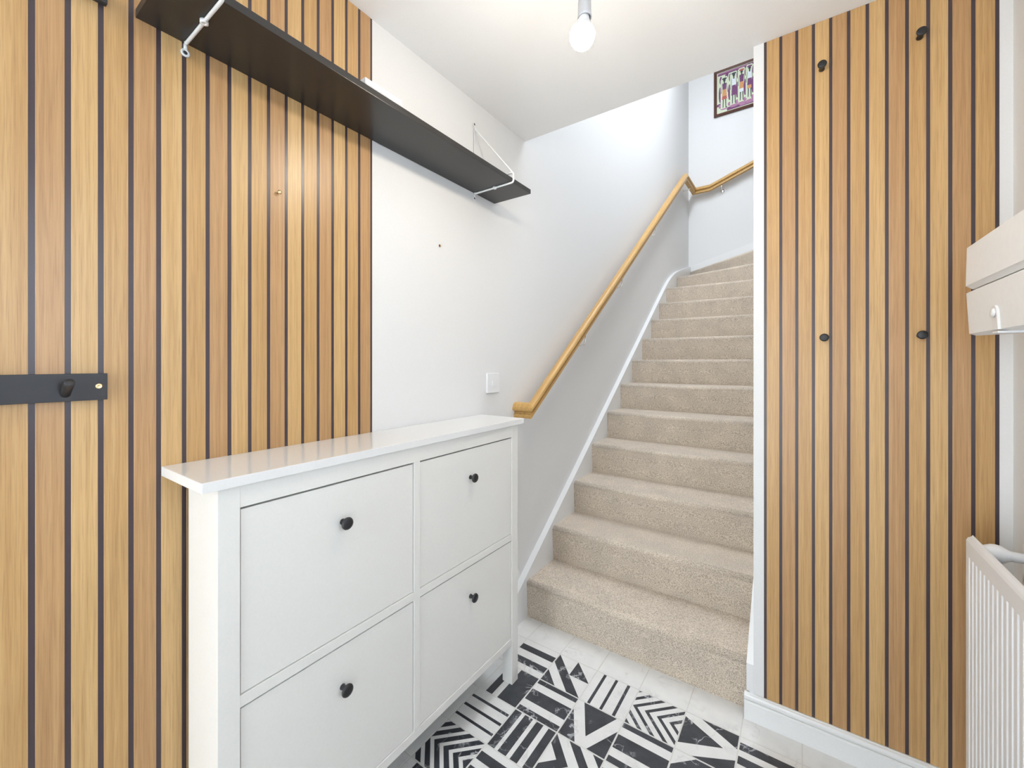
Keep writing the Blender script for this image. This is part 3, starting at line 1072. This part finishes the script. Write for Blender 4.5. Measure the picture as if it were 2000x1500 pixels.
def ribbed(x_face, x_back, name):
    """pressed steel panel: vertical flutes between flat top and bottom bands"""
    bm = bmesh.new()
    pitch = 0.0250
    ys = []
    y = RY0 + 0.006
    xs = [(RY0, 0.0)]
    while y + pitch < RY1 - 0.004:
        xs += [(y, 0.0), (y + 0.0035, 0.0042), (y + 0.0065, 0.0042), (y + 0.0100, 0.0)]
        y += pitch
    xs.append((RY1, 0.0))
    sg = 1 if x_back > x_face else -1
    zt, zb = ZR1 - 0.046, ZR0 + 0.030
    lo = [bm.verts.new((x_face + sg * d, yy, zb)) for yy, d in xs]
    hi = [bm.verts.new((x_face + sg * d, yy, zt)) for yy, d in xs]
    for i in range(len(xs) - 1):
        bm.faces.new((lo[i], lo[i + 1], hi[i + 1], hi[i]))
    # bands above and below, with a rolled top edge
    for (za, zb_) in ((zt, ZR1 - 0.010), (ZR0, zb)):
        v = [bm.verts.new((x_face, RY0, za)), bm.verts.new((x_face, RY1, za)), bm.verts.new((x_face, RY1, zb_)), bm.verts.new((x_face, RY0, zb_))]
        bm.faces.new(v)
    # rest of the shell
    prof = [(x_face, ZR1 - 0.010), (x_face + sg * 0.003, ZR1 - 0.004), (x_face + sg * 0.009, ZR1), (x_face + sg * 0.0115, ZR1 + 0.004), (x_back, ZR1 - 0.001), (x_back, ZR0), (x_face, ZR0)]
    A = [bm.verts.new((x, RY0, z)) for x, z in prof]
    B = [bm.verts.new((x, RY1, z)) for x, z in prof]
    for i in range(len(prof) - 1):
        bm.faces.new((A[i], A[i + 1], B[i + 1], B[i]))
    bm.faces.new(A)
    bm.faces.new(list(reversed(B)))
    return link_mesh(name, bm, 'rad', rad)


ribbed(1.4500, 1.4640, 'front_panel')
ribbed(1.5560, 1.5420, 'rear_panel')
bm = bmesh.new()
y = RY0 + 0.06
pts = []
k = 0
while y < RY1 - 0.06:      # folded convector sheet between the panels
    pts.append((1.470 if k % 4 in (0, 3) else 1.500, y))
    if k % 2:
        y += 0.012
    k += 1
for (xa, ya), (xb, yb) in zip(pts, pts[1:]):
    f = bm.faces.new([bm.verts.new(c) for c in ((xa, ya, ZR0 + 0.06), (xb, yb, ZR0 + 0.06), (xb, yb, ZR1 - 0.06), (xa, ya, ZR1 - 0.06))])
bmesh.ops.solidify(bm, geom=list(bm.faces), thickness=0.0008)
link_mesh('convector', bm, 'rad', rad)
for yy, zz_ in ((1.150, 0.782), (1.150, ZR0 + 0.05), (RY0 + 0.046, 0.782), (RY0 + 0.046, ZR0 + 0.05)):
    bm = bmesh.new()
    add_lathe(bm, [(0.0150, 0.0), (0.0160, 0.006), (0.0205, 0.016), (0.0215, 0.024), (0.0195, 0.034), (0.0130, 0.044), (0.0115, 0.048), (0.0115, 0.079)], (1.4635, yy, zz_), (1, 0, 0), 20)
    link_mesh('connector', bm, 'rad', rad)
for yy in (0.60, 0.95):
    bm = bmesh.new()
    add_box(bm, 1.556, XR - 0.0003, yy - 0.015, yy + 0.015, 0.25, 0.70)
    link_mesh('wall_bracket', bm, 'rad', rad)
for yy in (RY0 + 0.046, 1.150):
    bm = bmesh.new()
    add_tube(bm, [(1.500, yy, 0.0), (1.500, yy, ZR0 + 0.05)], 0.0075, 12)
    link_mesh('pipe', bm, 'rad', rad)
